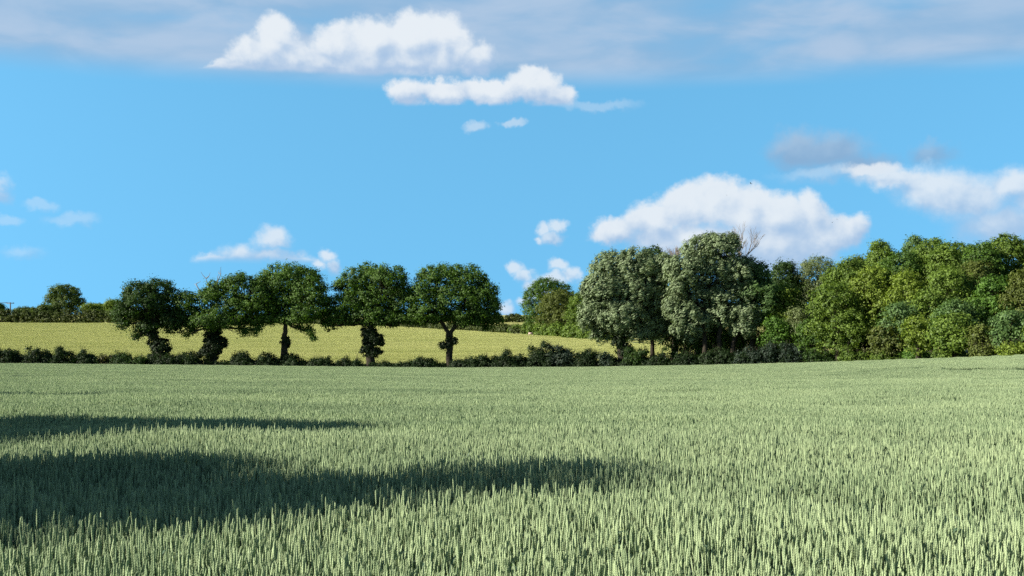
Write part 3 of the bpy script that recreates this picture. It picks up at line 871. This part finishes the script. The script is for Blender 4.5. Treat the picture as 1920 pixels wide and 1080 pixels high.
def bird(px, py, Y, label, span, flap, yaw, roll):
    """one continuous small body with wings and tail"""
    # rows of (y along body, x half-width, z) for the body, wings lofted from it
    V, Fc = [], []
    prof = [(-.5, .0, 0), (-.38, .05, .01), (-.15, .09, .0), (.1, .10, .0), (.32, .07, .02), (.42, .05, .03), (.5, .0, .02)]
    for (y, r, z) in prof:
        for a in range(6):
            t = a * math.pi / 3
            V.append((max(r, .004) * math.cos(t), y, z + max(r, .004) * .9 * math.sin(t)))
    for i in range(len(prof) - 1):
        for a in range(6):
            b = (a + 1) % 6
            Fc.append((i * 6 + a, i * 6 + b, i * 6 + 6 + b, i * 6 + 6 + a))
    for s in (1, -1):
        o = len(V)
        for (x, y0, y1, z) in ((.05, -.12, .22, .02), (.35, -.10, .30, .02 + flap * .35), (.7, -.05, .26, .02 + flap * .6), (1.0, .02, .08, flap * .75)):
            V += [(s * x, y0, z + .012), (s * x, y1, z + .012), (s * x, y1, z - .012), (s * x, y0, z - .012)]
        for i in range(3):
            for a in range(4):
                b = (a + 1) % 4
                Fc.append((o + i * 4 + a, o + i * 4 + b, o + i * 4 + 4 + b, o + i * 4 + 4 + a))
    o = len(V)
    V += [(-.04, -.4, .02), (.04, -.4, .02), (.10, -.72, .02), (-.10, -.72, .02), (-.04, -.4, .0), (.04, -.4, .0), (.10, -.72, .0), (-.10, -.72, .0)]
    Fc += [(o, o+1, o+2, o+3), (o+4, o+7, o+6, o+5), (o, o+4, o+5, o+1), (o+2, o+6, o+7, o+3), (o, o+3, o+7, o+4), (o+1, o+5, o+6, o+2)]
    o = obj_from('bird', np.array(V) * span / 2, np.array(Fc), M['bird'], smoothf=True)
    o.location = W3(px, py, Y); o.rotation_euler = (0, roll, yaw)
    return tag(o, label, 'bird', 'birds flying above the trees')
bird(1408, 344.5, 120, 'black bird flying highest, in blue sky above the big cloud', 0.42, .5, .9, .5)
bird(1362, 366, 150, 'small bird on the top edge of the big cloud', 0.34, .3, -.6, .3)
bird(1561, 417.5, 150, 'lower of two small birds close together by the cloud right end', 0.34, .9, .3, -.2)
bird(1569.5, 411, 160, 'upper of two small birds close together by the cloud right end', 0.34, .15, .2, .1)

# ---------------------------------------------------------------- trees off to the left whose shadows fall across the wheat
ST = [('small tree left of the camera throwing the nearest shadow over the wheat', -13.0, 5.6, 7.85, 3.8, 71),
      ('small tree left of the camera throwing the second shadow over the wheat', -17.0, 13.4, 8.4, 3.9, 72),
      ('bushy tree farther left throwing a small shadow over the wheat', -24.0, 26.4, 7.6, 2.2, 73),
      ('bushy tree at the left field edge, farthest of the shadow casters', -38.0, 53.5, 7.4, 2.4, 74)]
for lab, x, y, h, r, sd in ST:
    rng = np.random.default_rng(sd)
    bz = zg(x, y)
    root = empty('field_edge_tree', (x, y, bz), lab, 'tree', 'small trees on the left field edge')
    lobes = [[0, 0, h * .5, r * .7, r * .8, h * .32]]
    for i in range(14):
        a = rng.uniform(0, 2 * math.pi); q = rng.uniform(.3, .75) * r
        zc = h * (.32 + .6 * i / 13); s = r * rng.uniform(.28, .42)
        q = min(q, (1.7 if sd == 72 else 1.15) * r * (1 - zc / h)) if zc > h * .4 else q
        if zc > h * .6: s *= .62
        lobes.append([q * math.cos(a), q * math.sin(a), min(zc, h - s), s, s, s * .9])
    v, f, tint, cc, li = foliage(rng, lobes, .36, .15, 60, .6, .75 if sd == 72 else .6, None, .25)
    obj_from('crown', v, f, M['oak'], root, tint=tint)
    g = Geo(); g.tube([(0, 0, -.3), (.05, 0, h * .25), (0, .05, h * .5)], [.2, .16, .1], 8)
    for l in lobes: g.tube(limb_path(rng, (0, 0, h * .3), l[:3], 5), np.linspace(.07, .03, 5), 5)
    g.build('trunk', M['bark'], root)

# ---------------------------------------------------------------- crops
def instances_mesh(Vt, Ft, mats3, pos):
    """copies of a small template; mats3 (n,3,3)"""
    n = len(pos)
    V = np.einsum('nij,vj->nvi', mats3, Vt) + pos[:, None, :]
    Fn = (Ft[None] + (np.arange(n) * len(Vt))[:, None, None]).reshape(-1, 3)
    return V.reshape(-1, 3), Fn
def frames(rng, n, lean, scale):
    yaw = rng.uniform(0, 2 * math.pi, n)
    lx, ly = rng.normal(size=n) * lean, rng.normal(size=n) * lean
    up = np.stack([lx, ly, np.ones(n)], 1); up /= np.linalg.norm(up, axis=1)[:, None]
    a = np.stack([np.cos(yaw), np.sin(yaw), np.zeros(n)], 1)
    a -= up * np.sum(a * up, 1)[:, None]; a /= np.linalg.norm(a, axis=1)[:, None]
    b = np.cross(up, a)
    m = np.stack([a, b, up], 2) * scale[:, None, None]
    return m, up
def ear_template(detail):
    V, Fc = [], []
    def octa(c, r, tilt):
        o = len(V)
        pts = [(0, 0, -r[2]), (r[0], 0, 0), (0, r[1], 0), (-r[0], 0, 0), (0, -r[1], 0), (0, 0, r[2])]
        for p in pts: V.append((c[0] + p[0] + p[2] * tilt, c[1] + p[1], c[2] + p[2]))
        for i in range(4):
            j = (i + 1) % 4
            Fc.append((o, o + 1 + j, o + 1 + i)); Fc.append((o + 5, o + 1 + i, o + 1 + j))
    if detail == 2:
        n = 14
        for i in range(n):
            t = i / (n - 1)
            s = (-1) ** i
            w = 0.0050 * (0.75 + 0.5 * math.sin(math.pi * min(1, t * 0.8 + .15)))
            octa((s * 0.0018, 0, 0.006 + t * 0.086), (w * 0.80, w * 0.86, 0.0150), s * 0.12)
    else:
        k = 4 if detail == 1 else 3
        zs = [0.0, 0.022, 0.065, 0.092]; rs = [0.002, 0.0062, 0.0054, 0.0010]
        for z, r in zip(zs, rs):
            for a in range(k):
                t = 2 * math.pi * a / k
                V.append((r * math.cos(t), r * math.sin(t) * .85, z))
        for i in range(3):
            for a in range(k):
                b = (a + 1) % k
                Fc.append((i*k+a, i*k+b, i*k+k+b)); Fc.append((i*k+a, i*k+k+b, i*k+k+a))
    return np.array(V), np.array(Fc)
def blade_template(seg=4):
    V, Fc = [], []
    for i in range(seg + 1):
        t = i / seg
        x = 0.10 * t + 0.03 * t * t; z = 0.13 * t - 0.11 * t * t * t
        w = 0.0065 * (1 - t ** 2.2) + 0.0006
        V += [(x, -w, z), (x, w, z)]
        if i:
            o = 2 * i
            Fc += [(o-2, o-1, o+1), (o-2, o+1, o)]
    return np.array(V), np.array(Fc)
def crop_patch(name, seed, size, per_m2, detail, blades, hmean, hvar, mats, escale=1.0, stem=True, lean=0.07, margin=1.06, stemtop=0.45):
    rng = np.random.default_rng(seed)
    n = int(per_m2 * (size * margin) ** 2)
    s = size * margin / 2
    # drilled rows make slight regularity; jitter hides it
    xy = rng.uniform(-s, s, (n, 2))
    h = hmean + rng.normal(size=n) * hvar
    sc = escale * rng.uniform(0.85, 1.18, n)
    m, up = frames(rng, n, lean * np.where(rng.random(n) < .06, 3.2, 1.0), sc)
    base = np.column_stack([xy, np.zeros(n)])
    top = base + up * (h - 0.085 * sc)[:, None]
    Vt, Ft = ear_template(detail)
    V, Fn = instances_mesh(Vt, Ft, m, top)
    vs_, fs_, mi, ti = [V], [Fn], [np.zeros(len(Fn), int)], [np.repeat(rng.random(n), len(Vt))]
    off = len(V)
    if stem:
        r = 0.0021 * escale
        z0 = stemtop
        a = base + up * (h * z0)[:, None]
        tv = []
        for k in range(3):
            t = 2 * math.pi * k / 3
            d = np.array([math.cos(t) * r, math.sin(t) * r, 0])
            tv += [a + d, top + d + up * 0.004]
        V = np.stack(tv, 1).reshape(-1, 3)
        Ft = np.array([(0,2,3),(0,3,1),(2,4,5),(2,5,3),(4,0,1),(4,1,5)])
        Fn = (Ft[None] + (np.arange(n) * 6)[:, None, None]).reshape(-1, 3) + off
        vs_.append(V); fs_.append(Fn); mi.append(np.ones(len(Fn), int)); ti.append(np.repeat(rng.random(n), 6)); off += len(V)
    for bi in range(blades):
        Vt, Ft = blade_template(4 if detail == 2 else 2)
        m2, _ = frames(rng, n, 0.35, rng.uniform(0.8, 1.5, n) * escale)
        p = base + up * (h * (rng.uniform(0.60, 0.84, n) if bi < 2 else rng.uniform(0.4, 0.65, n)))[:, None]
        V, Fn = instances_mesh(Vt, Ft, m2, p)
        vs_.append(V); fs_.append(Fn + off); mi.append(np.full(len(Fn), 2)); ti.append(np.repeat(rng.random(n), len(Vt))); off += len(V)
    return obj_from(name, np.concatenate(vs_), np.concatenate(fs_), mats, midx=np.concatenate(mi), tint=np.concatenate(ti), link=False)

def scatter(name, pts, rot, idx, scl, protos, label, cat):
    """one object; a geometry-nodes tree sets one of the prototype patches on every point"""
    col = bpy.data.collections.new(name + '_patches')
    for p in protos: col.objects.link(p)
    me = bpy.data.meshes.new(name)
    me.vertices.add(len(pts)); me.vertices.foreach_set('co', np.asarray(pts, np.float32).ravel())
    for nm, ar, ty in (('rot', rot, 'FLOAT'), ('idx', idx, 'INT')):
        a = me.attributes.new(nm, ty, 'POINT'); a.data.foreach_set('value', ar)
    a = me.attributes.new('scl', 'FLOAT_VECTOR', 'POINT'); a.data.foreach_set('vector', np.asarray(scl, np.float32).ravel())
    o = bpy.data.objects.new(name, me); C.objects.link(o)
    ng = bpy.data.node_groups.new(name, 'GeometryNodeTree')
    ng.interface.new_socket('Geometry', in_out='INPUT', socket_type='NodeSocketGeometry')
    ng.interface.new_socket('Geometry', in_out='OUTPUT', socket_type='NodeSocketGeometry')
    N = NT(ng)
    gi, gout = N.n('NodeGroupInput'), N.n('NodeGroupOutput')
    ci = N.n('GeometryNodeCollectionInfo'); ci.inputs[0].default_value = col
    ci.inputs['Separate Children'].default_value = True; ci.inputs['Reset Children'].default_value = True
    iop = N.n('GeometryNodeInstanceOnPoints'); iop.inputs['Pick Instance'].default_value = True
    def na(nm, ty):
        q = N.n('GeometryNodeInputNamedAttribute', data_type=ty); q.inputs[0].default_value = nm
        return q.outputs[0]
    cx = N.n('ShaderNodeCombineXYZ'); N.link(na('rot', 'FLOAT'), cx.inputs[2])
    er = N.n('FunctionNodeEulerToRotation'); N.link(cx.outputs[0], er.inputs[0])
    N.link(gi.outputs[0], iop.inputs['Points']); N.link(ci.outputs[0], iop.inputs['Instance'])
    N.link(na('idx', 'INT'), iop.inputs['Instance Index']); N.link(er.outputs[0], iop.inputs['Rotation'])
    N.link(na('scl', 'FLOAT_VECTOR'), iop.inputs['Scale'])
    N.link(iop.outputs[0], gout.inputs[0])
    md = o.modifiers.new('scatter', 'NODES'); md.node_group = ng
    return tag(o, label, cat, kind='stuff')

WM = [M['ear'], M['stem'], M['blade']]
protos, kind0 = [], {}
def addp(key, cnt, **kw):
    kind0[key] = (len(protos), cnt)
    for i in range(cnt):
        protos.append(crop_patch('patch_%02d' % len(protos), 900 + len(protos) * 7, mats=WM, **kw))
addp('hi', 7, size=0.5, per_m2=800, detail=2, blades=3, hmean=CROP, hvar=0.045, lean=0.09, escale=0.88)
addp('sparse', 3, size=0.5, per_m2=200, detail=2, blades=4, hmean=CROP - 0.06, hvar=0.06)
addp('mid', 5, size=1.0, per_m2=820, detail=1, blades=2, hmean=CROP, hvar=0.030)
addp('low', 4, size=2.0, per_m2=560, detail=0, blades=1, hmean=CROP, hvar=0.020, escale=1.2)
rng = np.random.default_rng(77)
PT, RT, IX, SC = [], [], [], []
def pxy(px, py):      # point of the wheat tops seen at a pixel of the photo
    v = (py - HOR) / F; d = (EYE - CROP) / (v - S0)
    return (px - 960) / F * d, d
track = [pxy(1130, 868), pxy(1300, 893), pxy(1450, 915), pxy(1620, 935), pxy(1800, 965), pxy(2000, 1010)]
def near_track(x, y, w=0.5):
    best = 9
    for (ax, ay), (bx_, by_) in zip(track[:-1], track[1:]):
        dx_, dy_ = bx_ - ax, by_ - ay
        t = max(0, min(1, ((x - ax) * dx_ + (y - ay) * dy_) / (dx_ * dx_ + dy_ * dy_)))
        best = min(best, math.hypot(x - ax - t * dx_, y - ay - t * dy_))
    return best < w
def put(x, y, key, hs):
    a, c = kind0[key]
    PT.append((x, y, zg(x, y))); IX.append(a + int(rng.integers(c))); RT.append(float(rng.integers(4)) * math.pi / 2 + rng.normal() * .05)
    SC.append((1, 1, hs))
def hnoise(x, y):
    return 1 + 0.03 * math.sin(x * 1.3 + 2 * math.sin(y * .9)) + 0.025 * math.sin(y * 2.1 + x * .6)
N1, N2 = 15.0, 46.0
for y in np.arange(1.25, N1, 0.5):
    hw = 0.52 * y + 3.0
    for x in np.arange(-hw, hw, 0.5):
        xx, yy_ = x + rng.normal() * .03, y + rng.normal() * .03
        if math.hypot(xx, yy_) < 1.0: continue
        if near_track(xx, yy_, 0.28) and rng.random() < 0.75: put(xx, yy_, 'sparse', 0.93)
        else: put(xx, yy_, 'hi', hnoise(xx, yy_))
for y in np.arange(N1 + 0.25, N2, 1.0):
    hw = 0.52 * y + 4
    for x in np.arange(-hw, hw, 1.0):
        put(x + rng.normal() * .05, y + rng.normal() * .05, 'mid', hnoise(x, y) + rng.normal() * .012)
for y in np.arange(N2 + 0.75, 153, 2.0):
    hw = 0.55 * y + 6
    for x in np.arange(-hw, hw, 2.0):
        ppx = 960 + F * x / y
        ye = float(yedge(ppx))
        if y > ye - 0.8: continue
        s = 1 + rng.normal() * .015
        dl = ye - y
        if x > 9 and abs((x - 14.8) * 38 + (y - 94) * 10.8) / 39.5 < 1.5: s = 0.45          # tramline wheelings running along the far side
        put(x + rng.normal() * .1, y + rng.normal() * .1, 'low', s)
scatter('wheat_crop', PT, RT, IX, SC, protos, 'green wheat field with upright ears filling the foreground', 'wheat')

# barley on the slope beyond
BM = [M['barley'], M['barley'], M['barley']]
bp = [crop_patch('barley_%02d' % i, 1200 + i, 4.0, 270, 0, 0, 0.62, 0.02, BM, escale=1.3, lean=0.35, stem=False) for i in range(4)]
PT, RT, IX, SC = [], [], [], []
for y in np.arange(150, 384, 3.6):
    for x in np.arange(-0.52 * y - 8, 0.34 * y, 3.6):
        ppx = 960 + F * x / y
        if y < yedge(ppx) + 6 or y > np.interp(ppx, PXF, YF_) - 3: continue
        PT.append((x + rng.normal() * .2, y + rng.normal() * .2, zg(x, y))); IX.append(int(rng.integers(4)))
        RT.append(float(rng.uniform(0, 6.28))); SC.append((1, 1, 1 + .05 * math.sin(y * .55 + 1.5 * math.sin(x * .03)) + rng.normal() * .02))
scatter('barley_crop', PT, RT, IX, SC, bp, 'ripening yellow barley on the slope beyond the oaks', 'barley')
# rough grass strip under the hedge
GMt = [M['grass']] * 3
gp = [crop_patch('grass_%02d' % i, 1300 + i, 2.0, 120, 0, 2, 0.45, 0.12, GMt, escale=1.6, lean=0.3) for i in range(3)]
PT, RT, IX, SC = [], [], [], []
for ppx in np.arange(-60, 2000, 11.0):
    ye = float(yedge(ppx))
    for dy_ in (0.8, 2.4, 4.0, 5.6):
        y = ye + dy_; x = (ppx - 960) / F * y
        PT.append((x + rng.normal() * .3, y, zg(x, y))); IX.append(int(rng.integers(3))); RT.append(float(rng.uniform(0, 6.28))); SC.append((1, 1, rng.uniform(.7, 1.3)))
scatter('verge_grass', PT, RT, IX, SC, gp, 'rough grass strip growing under the hedge', 'grass')
